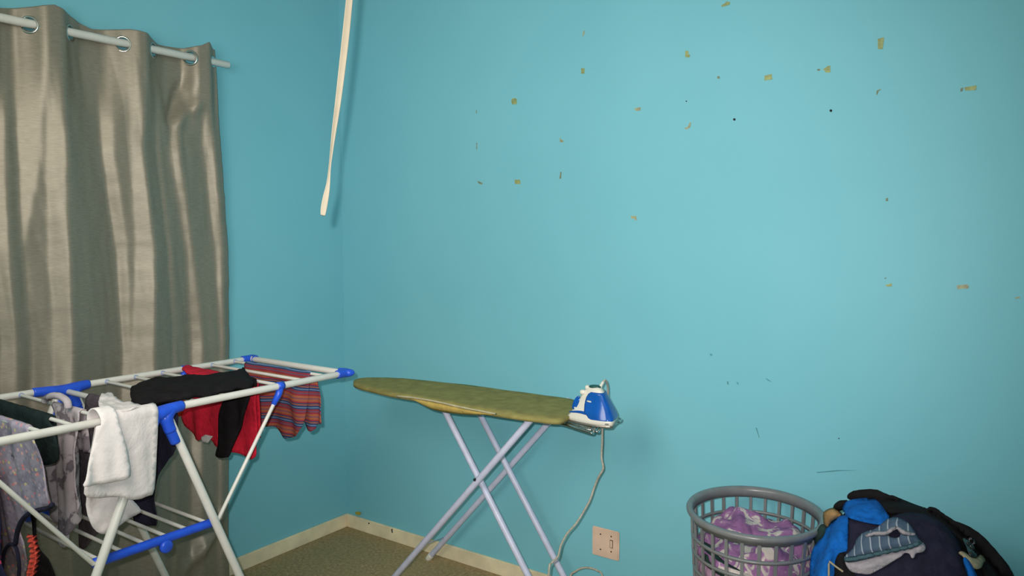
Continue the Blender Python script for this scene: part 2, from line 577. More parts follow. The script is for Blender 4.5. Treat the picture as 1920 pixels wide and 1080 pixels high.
CX = 0.06
rows = [  # pixel row, boundaries of the fold bands
    (120, [-190, -160, -110, -75, -10, 8, 22, 96, 183, 205, 233, 263, 285, 287, 333, 341, 369, 380, 400]),
    (300, [-190, -150, -100, -60, -10, 12, 32, 113, 190, 212, 240, 258, 291, 295, 314, 332, 379, 397, 413]),
    (480, [-190, -150, -95, -50, -2, 12, 40, 86, 118, 222, 240, 254, 282, 283, 315, 318, 350, 363, 408, 418, 431]),
]
rows = {
    120: [-190, -150, -100, -60, -10, 8, 22, 70, 78, 96, 183, 205, 233, 263, 286, 288, 333, 341, 369, 380, 400],
    300: [-190, -150, -100, -60, -10, 12, 32, 75, 79, 113, 190, 212, 240, 258, 291, 295, 314, 332, 379, 397, 413],
    480: [-190, -150, -95, -50, -12, 12, 40, 44, 86, 118, 222, 240, 254, 283, 314, 319, 350, 363, 406, 418, 431],
    650: [-190, -150, -95, -50, -2, 27, 55, 60, 95, 125, 235, 246, 252, 283, 327, 330, 365, 383, 415, 422, 437],
    1000: [-190, -150, -95, -50, 0, 30, 58, 64, 100, 128, 232, 244, 252, 285, 322, 326, 362, 380, 408, 416, 430],
}
slopes = [-.5, .45, -.5, .42, -.30, .5, -.45, .47, .10, .50, -.46, .52, .12, .52, -.55, .45, -.32, .50, -.24, .55, -.45]
# slopes[i] is the slope left of boundary i (slopes[0] unused)
tracks = []
for k in range(21):
    tr = []
    for py in sorted(rows):
        p = on(rows[py][k], py, 'x', CX)
        tr.append((p.z, p.y))
    tr.sort()
    tracks.append(tr)
def bound(k, z):
    return interp(z, [a for a, b in tracks[k]], [b for a, b in tracks[k]])
top_px = [-190, -140, -110, -70, -30, 0, 30, 55, 75, 110, 131, 160, 200, 230, 250, 268, 287, 310, 335, 350, 357, 364, 376, 388, 396, 400]
top_off = [0, -.03, -.03, 0.03, 0.03, -.02, -.03, 0, .036, .036, 0, -.03, -.03, 0, .032, .032, 0, -.026, -.030, -.026, 0, .020, .024, .027, .006, .0]
top_y = [on(px, 33 + 0.208 * px, 'x', ROD_X).y for px in top_px]
hi_px = [-190, 0, 60, 95, 125, 180, 240, 270, 300, 350, 372, 386, 400]
hi_v = [.05, .034, .056, .072, .060, .034, .052, .048, .026, .034, .05, .070, .050]
hi_y = [on(px, 33 + 0.208 * px, 'x', ROD_X).y for px in hi_px]
def headwave(y):
    return sum(interp(y + d * .004, top_y, top_off) for d in (-3, -2, -1, 0, 1, 2, 3)) / 7
NC, NR = 420, 140
yl0, yr0 = tracks[0][-1][1], None
def row_profile(z):
    ys = [bound(k, z) for k in range(21)]
    y0, y1 = ys[0], ys[-1]
    n = NC
    f, acc = [], 0.0
    sl_ = []
    for i in range(n + 1):
        y = y0 + (y1 - y0) * i / n
        k = 1
        while k < 20 and y > ys[k]:
            k += 1
        sl_.append(slopes[k])
    for _ in range(3):
        sl_ = [(sl_[max(i - 2, 0)] + sl_[max(i - 1, 0)] + sl_[i] + sl_[min(i + 1, n)] + sl_[min(i + 2, n)]) / 5 for i in range(n + 1)]
    for i in range(n + 1):
        f.append(acc)
        acc += sl_[i] * (y1 - y0) / n
    # remove slow drift so the cloth keeps hanging below the rod
    win = 90
    pre = [0]
    for v in f:
        pre.append(pre[-1] + v)
    out = []
    for i in range(n + 1):
        a, b = max(0, i - win), min(n, i + win)
        out.append(f[i] - 0.75 * (pre[b + 1] - pre[a]) / (b + 1 - a))
    return y0, y1, out
bm = bmesh.new()
grid = []
CZ0 = 0.045
zs = []
for j in range(NR + 1):
    zs.append(j / 45 * 0.075 if j <= 45 else 0.075 + 0.925 * (j - 45) / (NR - 45))
for t in zs:
    zt = 2.20 - (2.20 - CZ0) * (t ** 1.0)
    y0, y1, f = row_profile(min(zt, 2.2))
    row = []
    for i in range(NC + 1):
        y = y0 + (y1 - y0) * i / NC
        top = ROD_Z + interp(y, hi_y, hi_v)
        zz = top - (top - CZ0) * t
        b = sstep(1.86, 2.14, zz)
        x = (CX + 0.012 + f[i]) * (1 - b) + (ROD_X + headwave(y)) * b
        # small pinched creases near the right edge
        q = Vector((y, zz))
        def crease(a, c, wd, amp):
            a, c = Vector(a), Vector(c)
            d = c - a
            s = max(0, min(1, (q - a).dot(d) / d.length_squared))
            r = (q - a - d * s).length
            return amp * math.exp(-(r / wd) ** 2) * sin(pi * (0.12 + 0.76 * s))
        pa, pb_, pc = on(314, 240, 'x', CX), on(378, 188, 'x', CX), on(345, 150, 'x', CX)
        x += crease((pa.y, pa.z), (pb_.y, pb_.z), 0.022, 0.020)
        x -= crease((pa.y, pa.z + .01), (pc.y, pc.z), 0.020, 0.016)
        pd, pe = on(355, 1050, 'x', CX), on(418, 960, 'x', CX)
        x += crease((pd.y, pd.z), (pe.y, pe.z), 0.022, 0.028)
        x += 0.0035 * noise.noise(Vector((y * 9, zz * 2.2, 3.1))) + 0.0022 * (abs(noise.noise(Vector((y * 22 + zz * 3, zz * 3.0, 8.7)))) - .3) + 0.0015 * noise.noise(Vector((y * 30, zz * 6, 1.7)))
        fl_ = 0.085 * (1 - sstep(0.0, 1.15, zz))   # the hem stands out into the room
        x += fl_
        y -= 0.62 * fl_
        x = max(x, 0.018)
        row.append(bm.verts.new((x, y, zz)))
    grid.append(row)
eye_px = [55, 131, 230, 287, 357, 396]
eyes = [on(px, 33 + 0.208 * px, 'x', ROD_X).y for px in eye_px]
for j in range(NR):
    for i in range(NC):
        c = (grid[j][i].co + grid[j + 1][i + 1].co) / 2
        bm.faces.new((grid[j][i], grid[j + 1][i], grid[j + 1][i + 1], grid[j][i + 1]))
bmesh.ops.recalc_face_normals(bm, faces=bm.faces[:])
kill = []
for fc_ in bm.faces:
    c = fc_.calc_center_median()
    if c.z > 2.1 and any(sqrt((c.y - e) ** 2 + (c.x - ROD_X) ** 2 + (c.z - ROD_Z) ** 2) < 0.025 for e in eyes):
        kill.append(fc_)
bmesh.ops.delete(bm, geom=kill, context='FACES')
curt = thing('curtain', 'silver grey satin eyelet curtain hanging in deep folds on the left wall', 'curtain')
solid(part('drape', bm, 'satin', curt), 0.0016)
for e in eyes[:5]:
    sl1 = (interp(e + .006, top_y, top_off) - interp(e - .006, top_y, top_off)) / .012
    nrm = Vector((1, -sl1, 0)).normalized()
    u = Vector((0, 0, 1))
    v = nrm.cross(u)
    c = Vector((ROD_X, e, ROD_Z - 0.004))
    b2 = bmesh.new()
    sweep(b2, [c + (u * cos(a * 2 * pi / 28) + v * sin(a * 2 * pi / 28)) * 0.0265 for a in range(28)], 0.0045, 8, closed=True)
    part('eyelet', b2, 'chrome', curt)

# ------------------------------------------------------------------ hanging ribbon
rb = [(655, 0, 12), (651, 40, 13), (647, 80, 13), (640, 140, 12), (633, 200, 10.5), (626, 245, 8), (621, 290, 4.5), (617.5, 318, 3.2), (616, 345, 6.5), (611, 368, 11), (607, 390, 11.5), (605, 405, 9)]
RD = 1.65
pts = [(CAM + ray(x, y) * RD, wd / F * RD) for x, y, wd in rb]
d0 = (pts[0][0] - pts[1][0]).normalized()
topk = (RZ - 0.001 - pts[0][0].z) / d0.z
pts = [(pts[0][0] + d0 * topk, pts[0][1]), (pts[0][0] + d0 * topk * .5, pts[0][1])] + pts
bm = bmesh.new()
prev = None
for i, (c, wd) in enumerate(pts):
    frac = i / (len(pts) - 1)
    tw = 0.35 + (0.5 if i < 7 else 0.9) * frac
    side = (RT * cos(tw * .6) + FW * sin(tw * .6)).normalized()
    if i >= 10:
        side = (RT * .95 + UP * (-.2) + FW * .2).normalized()
    row = [bm.verts.new(c + side * wd * s / max(.3, side.dot(RT)) + FW * (0.0012 * (1 - (2 * s) ** 2))) for s in (-.5, -.25, 0, .25, .5)]
    if prev:
        for k in range(4):
            bm.faces.new((prev[k], prev[k + 1], row[k + 1], row[k]))
    prev = row
rbn = tag(finish('hanging_ribbon', bm, 'ribbon'), 'long narrow cream ribbon hanging from the ceiling before the room corner', 'ribbon')
solid(rbn, 0.0012, sub=1)

# ------------------------------------------------------------------ socket
soc = thing('wall_socket', 'square cream socket plate low on the turquoise wall behind the iron cord', 'socket')
part('face_plate', box((1.440, -0.010, 0.209), (1.560, 0.0, 0.327), 0.004), 'plate', soc, smooth=False)
def disc(c, r, th, seg=14):
    b = bmesh.new()
    sweep(b, [c, Vector(c) + Vector((0, -th, 0))], r, seg)
    return b
for px in ((1126, 1001.5), (1126, 1030), (1146, 1006), (1146, 1034.5)):
    p = on(px[0], px[1], 'y', -0.010)
    part('screw', disc((p.x, -0.0095, p.z), 0.0030, 0.0012), 'dark', soc)
p0, p1 = on(1143.5, 1012, 'y', -.01), on(1149, 1028.5, 'y', -.01)
sw = part('switch', box((p0.x, -0.0108, p1.z), (p1.x, -0.009, p0.z), 0.0005), 'dark', soc, smooth=False)
part('rocker', box((p0.x + .0022, -0.0125, p1.z + .0025), (p1.x - .0022, -0.0102, p0.z - .0025), 0.0006), 'plate', sw, smooth=False)

# ------------------------------------------------------------------ drying rack
XN, XF, HZ, HY = 0.837, 0.286, 1.0, -1.465
YR, YL = -0.762, -2.165
RR, RO = 0.0112, 0.0056
rack = thing('drying_rack', 'white tube clothes drying rack with blue plastic joints beside the curtain', 'drying rack')
for x in (XN, XF):
    part('rail', rtube((x, HY + .02, HZ), (x, YR, HZ), RR), 'white_tube', rack)
    part('rail', rtube((x, HY - .02, HZ), (x, YL, HZ), RR), 'white_tube', rack)
for y in (YR, YL):
    part('end_bar', rtube((XF, y, HZ), (XN, y, HZ), RR), 'white_tube', rack)
part('hinge_bar', rtube((XF, HY, HZ - 0.012), (XN, HY, HZ - 0.012), 0.009), 'white_tube', rack)
ROD_R = [-1.338 + .0995 * k for k in range(6)]
ROD_L = [-1.602, -1.690, -1.768, -1.862, -1.96, -2.06]
for y in ROD_R + ROD_L:
    r = part('rod', rtube((XF, y, HZ), (XN, y, HZ), RO, 10), 'white_tube', rack)
    for x, s in ((XF, 1), (XN, -1)):
        part('rod_collar', tube([(x + s * .008, y, HZ), (x + s * .016, y, HZ)], 0.0078, 10), 'rodcap', r)
FOOT_R, FOOT_L = -1.052, -1.905
for x in (XN, XF):
    for fy in (FOOT_R, FOOT_L):
        s = 1 if fy == FOOT_R else -1
        top = Vector((x, HY + s * .028, HZ - .03))
        ft = Vector((x, fy, 0.0))
        lg = part('leg', rtube(top, ft.lerp(top, 0.02), 0.0125), 'white_tube', rack)
        part('foot_cap', rtube(ft + Vector((0, 0, .001)), ft.lerp(top, 0.05), 0.0155), 'blue_plastic', lg)
    # hinge joint: two sleeves on the rails, a knuckle, two leg sockets
    j = bmesh.new()
    sg = 1 if x == XN else -1
    sweep(j, [(x, HY - .10, HZ), (x, HY - .095, HZ), (x, HY - .03, HZ - .004), (x, HY, HZ - .010), (x, HY + .03, HZ - .004), (x, HY + .068, HZ), (x, HY + .073, HZ)], [.0135, .0155, .0155, .021, .018, .0155, .0135], 16)
    for s, fy in ((1, FOOT_R), (-1, FOOT_L)):
        top = Vector((x, HY + s * .010, HZ - .012))
        dr = (Vector((x, fy, 0)) - top).normalized()
        sweep(j, [top, top + dr * .02, top + dr * .095, top + dr * .10], [.015, .0165, .0155, .0145], 16)
        if s > 0: sweep(j, catmull([(x, HY + s * .068, HZ), (x, HY + s * .035, HZ - .006), (x, HY + s * .022, HZ - .03), top + dr * .06], 5), [.0150] * 5 + [.0185] * 6 + [.0175] * 5, 14)
    part('hinge_joint', j, 'blue_plastic', rack)
    for y, s in ((YR, 1), (YL, -1)):
        c = bmesh.new()
        inx = -1 if x == XN else 1
        sweep(c, catmull([(x, y - s * .038, HZ), (x, y - s * .012, HZ), (x, y + s * .006, HZ), (x + inx * .012, y + s * .012, HZ), (x + inx * .034, y, HZ)], 5), .0152, 14)
        # rounded ear at the corner
        sweep(c, [(x, y, HZ - .0005), (x - inx * .012, y + s * .014, HZ), (x - inx * .018, y + s * .022, HZ), (x - inx * .021, y + s * .026, HZ)], [.0155, .0140, .010, .004], 12)
        part('corner_joint', c, 'blue_plastic', rack)
ZB = 0.612
YB0, YB1 = -1.655, -1.290
for x, inn in ((XN - .022, -1), (XF + .022, 1)):
    b = bmesh.new()
    sweep(b, [(x, YB0, ZB), (x, YB0 + .006, ZB), (x, YB0 + .03, ZB), (x, YB1 - .03, ZB), (x, YB1 - .006, ZB), (x, YB1, ZB)], [.010, .0145, .0135, .0135, .0145, .010], 14)
    bar = part('brace_bar', b, 'blue_plastic', rack)
    ym = (YB0 + YB1) / 2 + .02
    part('lock_knob', tube([(x - inn * .008, ym, ZB - .018), (x - inn * .018, ym, ZB - .018), (x - inn * .022, ym, ZB - .018)], [.019, .019, .014], 16), 'blue_plastic', bar)
for k in range(6):
    y = YB0 + .02 + (YB1 - YB0 - .04) * k / 5
    part('shelf_rod', rtube((XF + .022, y, ZB + .004), (XN - .022, y, ZB + .004), RO, 10), 'white_tube', rack)
for x in (XN, XF):
    for yc, yb in ((-1.047, YB1 + .004), (-1.935, YB0 - .002)):
        inn = -1 if x == XN else 1
        a = Vector((x, yc, HZ - .016))
        b = Vector((x + inn * .008, yb, ZB + .004))
        st = part('strut', rtube(a, b, .0062, 10), 'white_tube', rack)
        c = bmesh.new()
        d = (b - a).normalized()
        yy = yc
        sweep(c, [(x, yc - .012, HZ), (x, yc + .012, HZ)], .0138, 14)
        sweep(c, [a + Vector((0, 0, .010)), a + d * .012, a + d * .05], [.0125, .0115, .0085], 12)
        part('strut_clip', c, 'blue_plastic', rack)

# ------------------------------------------------------------------ hanging clothes
def hang(front_px, axis, rodpos, z0, r, back=0.15, amp=0.01, freq=30, seed=0.0, step=0.012, thick=0.003, outer=0.0, smooth=1, slant=0.0, lean=0.0):
    """sheet hung over a rod.  front_px: outline of the side facing the camera, listed from its top-left
    corner down and round to its top-right corner; the back is added over the rod."""
    if axis == 'y':       # rod runs along X; outward normal -Y
        n, ea = Vector((0, -1, 0)), Vector((1, 0, 0))
    else:                 # rail runs along Y; outward normal +X
        n, ea = Vector((1, 0, 0)), Vector((0, 1, 0))
    base = n * 0
    i = 'xyz'.index(axis)
    rr = r + outer
    plane = rodpos + n[i] * (rr + amp * .6)
    pl = []
    for x, y in front_px:
        p = on(x, y, axis, plane)
        for _ in range(3):
            p = on(x, y, axis, plane - n[i] * lean * max(0, z0 - p.z))
        a_ = p.dot(ea)
        if axis == 'y':                       # stays between the two rails
            a_ = max(XF - .045, min(XN - .012, a_))
        pl.append(Vector((a_, p.z - z0)))
    a0, a1 = pl[0].x, pl[-1].x
    pl[0].y = pl[-1].y = 0.0
    body = [Vector((p.x, min(p.y, -0.0))) for p in pl]
    sm = [body[0]]
    mid = body[1:-1]
    for k in range(len(mid)):
        if smooth and 0 < k < len(mid) - 1:
            sm += [mid[k].lerp(mid[k - 1], .22), mid[k].lerp(mid[k + 1], .22)]
        else:
            sm.append(mid[k])
    sm.append(body[-1])
    poly = sm + ([Vector((a1, pi * rr + back)), Vector((a0, pi * rr + back))] if back > 0 else [])
    v, f = fill(poly, step)
    smin = min(p.y for p in poly)
    out = []
    for p in v:
        a, s = p.x, p.y
        if s <= 0:
            k = sstep(0, .12, -s)
            fo = amp * (0.25 + .75 * k) * (sin(a * freq + seed * 3.1 + s * slant) + .55 * sin(a * freq * 1.9 + seed * 5.7 + s * slant * 1.5)) * (.35 + .65 * k)
            fo += amp * .8 * noise.noise(Vector((a * 14, s * 9, seed)))
            pos = n * (rr + fo + amp * .6 * k + lean * s) + Vector((0, 0, s))
        elif s < pi * rr:
            th = s / rr
            q = rr + 0.0012 * noise.noise(Vector((a * 40, s * 30, seed)))
            pos = n * (cos(th) * q) + Vector((0, 0, sin(th) * q))
        else:
            d = s - pi * rr
            fo = amp * sstep(0, .12, d) * sin(a * freq * 1.1 + seed * 2)
            pos = -n * (rr + abs(fo) * .6) + Vector((0, 0, -d))
        c = Vector((0, 0, z0))
        c[i] = rodpos
        out.append(c + ea * a + pos)
    return from_pts(out, f)
def flat_piece(px, axis, val, th=0.002, amp=0.0, step=0.01, seed=0.0, smooth=1, shape=None):
    i = 'xyz'.index(axis)
    pts3 = [on(x, y, axis, val) for x, y in px]
    j, k = [q for q in range(3) if q != i]
    poly = [Vector((p[j], p[k])) for p in pts3]
    if smooth:
        poly = chaikin(poly, smooth)
    v, f = fill(poly, step)
    out = []
    for p in v:
        q = Vector((0, 0, 0))
        q[j], q[k] = p.x, p.y
        q[i] = val + amp * noise.noise(Vector((p.x * 16, p.y * 16, seed))) + amp * .5 * noise.noise(Vector((p.x * 40, p.y * 40, seed + 4)))
        if shape:
            q[i] += shape(p, poly)
        out.append(q)
    return from_pts(out, f)

# white towel over the near rail: outer fold, second layer, longer back drop
tw = thing('white_towel', 'white towel folded over the near rail beside the blue hinge', 'towel')
solid(part('outer_fold', hang([(190, 762), (183, 800), (172, 850), (160, 895), (150, 911), (166, 912), (190, 908), (215, 903), (236, 896), (243, 891), (245, 880), (240, 850), (232, 820), (224, 795), (222, 762)],
    'x', XN, HZ, .022, 0.02, .007, 60, 1.3, .010, outer=.016, slant=3.0), 'white_cloth', tw), .004)
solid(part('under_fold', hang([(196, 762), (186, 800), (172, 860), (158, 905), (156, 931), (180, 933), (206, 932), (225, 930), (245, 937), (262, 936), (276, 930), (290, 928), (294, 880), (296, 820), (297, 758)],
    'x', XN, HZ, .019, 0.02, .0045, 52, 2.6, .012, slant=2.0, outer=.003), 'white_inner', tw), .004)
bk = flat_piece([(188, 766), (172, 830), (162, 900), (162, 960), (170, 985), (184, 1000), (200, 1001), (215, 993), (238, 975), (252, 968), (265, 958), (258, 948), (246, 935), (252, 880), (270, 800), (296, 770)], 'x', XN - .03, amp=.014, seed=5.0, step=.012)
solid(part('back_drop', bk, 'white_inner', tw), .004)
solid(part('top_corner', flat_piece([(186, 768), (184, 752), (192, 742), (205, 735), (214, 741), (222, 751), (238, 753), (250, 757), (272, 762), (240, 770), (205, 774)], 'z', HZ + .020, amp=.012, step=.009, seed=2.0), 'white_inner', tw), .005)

# red shirt over the fourth rod
y4 = ROD_R[3]
red = thing('red_shirt', 'red shirt hung over the right wing of the rack under the black leggings', 'shirt')
solid(part('body', hang([(346, 692), (336, 730), (330, 765), (342, 795), (358, 812), (372, 826), (384, 822), (394, 826), (402, 838), (420, 842), (440, 846), (455, 855), (470, 863), (480, 855), (479, 838), (480, 815), (479, 790), (478, 760), (480, 735), (474, 711)],
    'y', y4, HZ, .008, .20, .008, 34, .4, .011), 'red', red), .003)
solid(part('collar', flat_piece([(340, 693), (344, 688), (356, 686), (370, 691), (388, 693), (405, 697), (418, 701), (400, 706), (370, 702), (350, 699)], 'z', HZ + .016, amp=.006, step=.008), 'red', red), .006)
solid(part('care_label', flat_piece([(377, 820), (385, 815), (399, 818), (393, 826), (389, 831), (378, 828)], 'y', y4 - .034, step=.006, smooth=0), 'tagwhite', red), .001)
b = bmesh.new()
bmesh.ops.create_icosphere(b, subdivisions=3, radius=1)
pc = on(336, 769, 'y', y4 - .07)
for vv in b.verts:
    d = vv.co.copy()
    vv.co = Vector((d.x * .020, d.y * .012, d.z * .022)) * (1 + .25 * noise.noise(d * 2)) + pc
tag(part('sleeve_cuff', b, 'orange', red), 'orange red cuff')

# black leggings: body across the rods, one leg hanging
blk = thing('black_leggings', 'black leggings lying across the rack rods with one leg hanging down', 'leggings')
def dome(p, poly):
    return .014 * sstep(0, .03, edge_dist(p, poly))
solid(part('body', flat_piece([(246, 728), (262, 723), (292, 717), (318, 716), (350, 710), (378, 711), (405, 707), (432, 704), (448, 698), (457, 689), (460, 699), (468, 710), (477, 722), (462, 727), (446, 728), (430, 733), (408, 735), (388, 742), (372, 742), (350, 748), (330, 749), (318, 752), (302, 750), (280, 756), (250, 757), (245, 742)],
    'z', HZ + .014, amp=.010, step=.011, seed=3.0, shape=dome), 'black', blk), .012)
solid(part('leg', hang([(432, 712), (424, 740), (413, 772), (410, 800), (408, 830), (401, 852), (404, 859), (422, 858), (433, 856), (437, 838), (446, 806), (456, 780), (464, 755), (468, 735), (470, 714)],
    'y', y4 - .030, HZ + .008, .008, .02, .006, 50, 1.1, .010), 'black', blk), .010)

# striped t-shirt over the last rod
y6 = ROD_R[5]
stp = thing('striped_shirt', 'red, orange and blue striped shirt hung over the last rod of rack', 'shirt')
solid(part('body', hang([(457, 683), (459, 720), (462, 760), (466, 790), (480, 800), (500, 799), (512, 800), (520, 808), (527, 815), (533, 823), (545, 821), (560, 816), (566, 808), (572, 796), (574, 770), (576, 740), (577, 720), (578, 700)],
    'y', y6, HZ, .008, .16, .010, 30, 2.2, .011, slant=4), 'stripes', stp), .003)
solid(part('sleeve', hang([(571, 702), (568, 740), (566, 775), (572, 792), (578, 806), (585, 809), (591, 804), (592, 796), (603, 795), (606, 793), (602, 770), (598, 745), (593, 722), (588, 704)],
    'y', y6 + .008, HZ - .004, .007, .05, .007, 62, .2, .009), 'stripes', stp), .003)

# navy garment in the middle
y1 = ROD_R[0]
nav = thing('navy_shirt', 'dark navy garment hanging inside the rack behind the white towel', 'garment')
solid(part('body', hang([(250, 752), (246, 800), (244, 860), (244, 930), (252, 962), (258, 984), (275, 988), (292, 987), (293, 965), (286, 955), (284, 940), (291, 928), (295, 905), (299, 888), (308, 874), (318, 862), (330, 850), (333, 815), (331, 780), (318, 764)],
    'y', y1, HZ, .008, .12, .008, 30, 4.2, .013), 'navy', nav), .003)
# charcoal garment on the hinge bar
cha = thing('charcoal_vest', 'charcoal garment hanging from the hinge bar left of the white towel', 'garment')
solid(part('body', hang([(160, 748), (154, 800), (150, 830), (152, 900), (150, 960), (146, 1000), (150, 1026), (160, 1030), (172, 1018), (186, 990), (196, 950), (200, 900), (205, 850), (206, 800), (205, 757)],
    'y', HY, HZ - .012, .012, .10, .007, 40, 5.2, .013), 'charcoal', cha), .003)

# left wing: grey print, dark green, floral, navy strappy top
yl1, yl2, yl3, yl4 = ROD_L[:4]
gp = thing('grey_print_top', 'pale grey leaf-print top hung on the rod next to the hinge', 'top')
solid(part('body', hang([(92, 748), (98, 775), (101, 800), (104, 840), (106, 870), (80, 872), (82, 900), (90, 925), (94, 945), (100, 975), (108, 990), (118, 1000), (126, 1006), (134, 1000), (138, 985), (146, 965), (154, 950), (150, 925), (148, 900), (150, 870), (147, 840), (146, 800), (146, 775), (144, 758)],
    'y', yl1, HZ, .009, .12, .011, 60, 3.3, .011), 'greyprint', gp), .003)
b = bmesh.new()
st_pts = [on(x, y, 'y', yl1 - .012) for x, y in [(88, 752), (92, 746), (104, 741), (118, 743), (130, 752), (132, 764)]]
sweep(b, catmull([p + Vector((0, -.006, 0)) for p in st_pts], 5), .010, 10)
part('strap', b, 'greyprint', gp)
b = bmesh.new()
sweep(b, catmull([on(x, y, 'y', yl1 - .014) for x, y in [(108, 985), (110, 1005), (116, 1022), (124, 1020), (126, 1002)]], 5), .006, 8)
part('tie', b, 'greyprint', gp)

dg = thing('dark_green_shirt', 'dark green garment folded over the second rod left of the hinge', 'garment')
solid(part('body', hang([(-120, 722), (-118, 760), (-110, 800), (-60, 850), (0, 860), (45, 866), (75, 871), (92, 872), (106, 868), (107, 840), (102, 815), (98, 800), (86, 783)],
    'y', yl2, HZ, .010, .10, .006, 30, 6.3, .013), 'dkgreen', dg), .005)
fl = thing('floral_dress', 'lilac grey floral dress hanging at the left end of the rack', 'dress')
solid(part('skirt', hang([(-150, 770), (-150, 900), (-140, 1075), (-60, 1085), (10, 1088), (48, 1088), (52, 1050), (48, 1020), (40, 1000), (34, 985), (48, 968), (70, 958), (94, 948), (92, 930), (84, 905), (74, 870), (64, 840), (56, 822), (46, 806)],
    'y', yl3, HZ, .008, .10, .009, 42, 7.4, .012, lean=.16), 'floral', fl), .003)
b = bmesh.new()
sweep(b, catmull([on(x, y, 'y', yl3 - .006) for x, y in [(98, 946), (90, 953), (70, 957), (50, 966), (38, 982), (32, 1000), (29, 1020)]], 6), .0065, 8)
tag(part('hem_band', b, 'navy', fl), 'dark hem band')
nv = thing('navy_strappy_top', 'navy and pink strappy top with a coral ruffle at the left bottom', 'top')
solid(part('body', hang([(-170, 850), (-165, 1000), (-140, 1110), (0, 1115), (22, 1110), (16, 1075), (6, 1040), (-2, 1000), (-10, 960), (-20, 880)],
    'y', yl3 - .012, HZ - .004, .010, .06, .008, 40, 8.4, .013), 'navyprint', nv), .003)
b = bmesh.new()
sweep(b, catmull([on(x, y, 'y', yl3 - .006) for x, y in [(6, 1095), (4, 1065), (7, 1040), (14, 1024), (22, 1020), (30, 1027), (34, 1045), (36, 1065), (34, 1095)]], 6), .0048, 8)
part('strap', b, 'navy', nv)
b = bmesh.new()
cen = catmull([on(x, y, 'y', yl3 - .006) for x, y in [(58, 1004), (62, 1022), (64, 1042), (60, 1062), (56, 1085), (54, 1110)]], 12)
prev = None
for i, c in enumerate(cen):
    wv = sin(i * 1.1)
    row = [b.verts.new(c + Vector((dx + .004 * wv, -.006 * wv * sgn - .004 * sgn, 0))) for dx, sgn in ((-.016, 0), (-.005, 1), (.006, -1), (.018 + .006 * wv, 1))]
    if prev:
        for k in range(3):
            b.faces.new((prev[k], prev[k + 1], row[k + 1], row[k]))
    prev = row
tag(solid(part('ruffle', b, 'coral', nv), .003), 'coral ruffle')
bs = thing('black_shorts', 'black garment hanging low behind the coral ruffle', 'garment')
solid(part('body', hang([(30, 780), (40, 900), (58, 1005), (56, 1100), (104, 1105), (101, 1075), (92, 1052), (80, 1036), (74, 1015), (70, 900), (64, 790)],
    'y', yl2 + .012, HZ - .002, .008, .05, .006, 40, 9.1, .013), 'black', bs), .003)

# ------------------------------------------------------------------ ironing board
brd = thing('ironing_board', 'olive covered ironing board on crossed pale legs by the turquoise wall', 'ironing board')
ZT = 0.87
out_px = [(662, 717), (663, 711), (672, 707), (690, 705.5), (740, 706), (800, 711), (900, 722), (1000, 736), (1070, 745), (1083, 750), (1084, 758), (1078, 768), (1068, 778), (1056, 785), (1040, 787), (980, 779), (920, 771), (860, 759), (800, 747), (740, 738), (700, 729), (672, 722)]
poly = chaikin([on(x, y, 'z', ZT).xy for x, y in out_px], 2)
bm = bmesh.new()
v, f = fill(poly, .03)
top = []
for p in v:
    e = edge_dist(p, poly)
    z = ZT - .005 + .005 * sstep(0, .02, e) + .0015 * noise.noise(Vector((p.x * 9, p.y * 9, 0)))
    top.append(Vector((p.x, p.y, z)))
bt = from_pts(top, f)
for fc_ in bt.faces:
    if fc_.normal.z < 0:
        fc_.normal_flip()
ext = bmesh.ops.extrude_face_region(bt, geom=bt.faces[:])
for g in ext['geom']:
    if isinstance(g, bmesh.types.BMVert):
        g.co.z -= .013
bmesh.ops.recalc_face_normals(bt, faces=bt.faces[:])
part('cover', bt, 'olive', brd)
# the slipped hem and the yellow underlay showing below the front edge
def front_band(px_top, px_bot, yv, m, name):
    a = [on(x, y, 'y', yv) for x, y in px_top]
    c = [on(x, y, 'y', yv) for x, y in px_bot]
    b = bmesh.new()
    prev = None
    for p, q in zip(catmull(a, 5), catmull(c, 5)):
        row = [b.verts.new(p.lerp(q, s) + Vector((0, .02 * s * s - .004 * sin(pi * s), 0))) for s in (0, .33, .66, 1)]
        if prev:
            for k in range(3):
                b.faces.new((prev[k], prev[k + 1], row[k + 1], row[k]))
        prev = row
    solid(part(name, b, m, brd), .004)
front_band([(742, 741), (780, 745), (820, 752), (860, 761), (900, 769), (930, 775)], [(746, 746), (775, 749), (815, 756), (855, 765), (890, 772), (925, 778)], -.537, 'hem', 'cover_hem')
front_band([(768, 746), (800, 752), (840, 760), (880, 769), (922, 776)], [(772, 749), (800, 767), (835, 775), (878, 779), (922, 778)], -.528, 'foam', 'underlay')
def leg2(a, b, name='leg'):
    return part(name, rtube(a, b, .0125, 14), 'lilac_tube', brd)
# pair B: feet to the left
for y, fx in ((-.43, .668), (-.07, .612)):
    l_ = leg2((fx + .891 * .845, y, .845), (fx + .018, y, .02))
    part('foot_cap', rtube((fx + .024, y, .028), (fx + .001, y, .0015), .0145), 'white_plastic', l_)
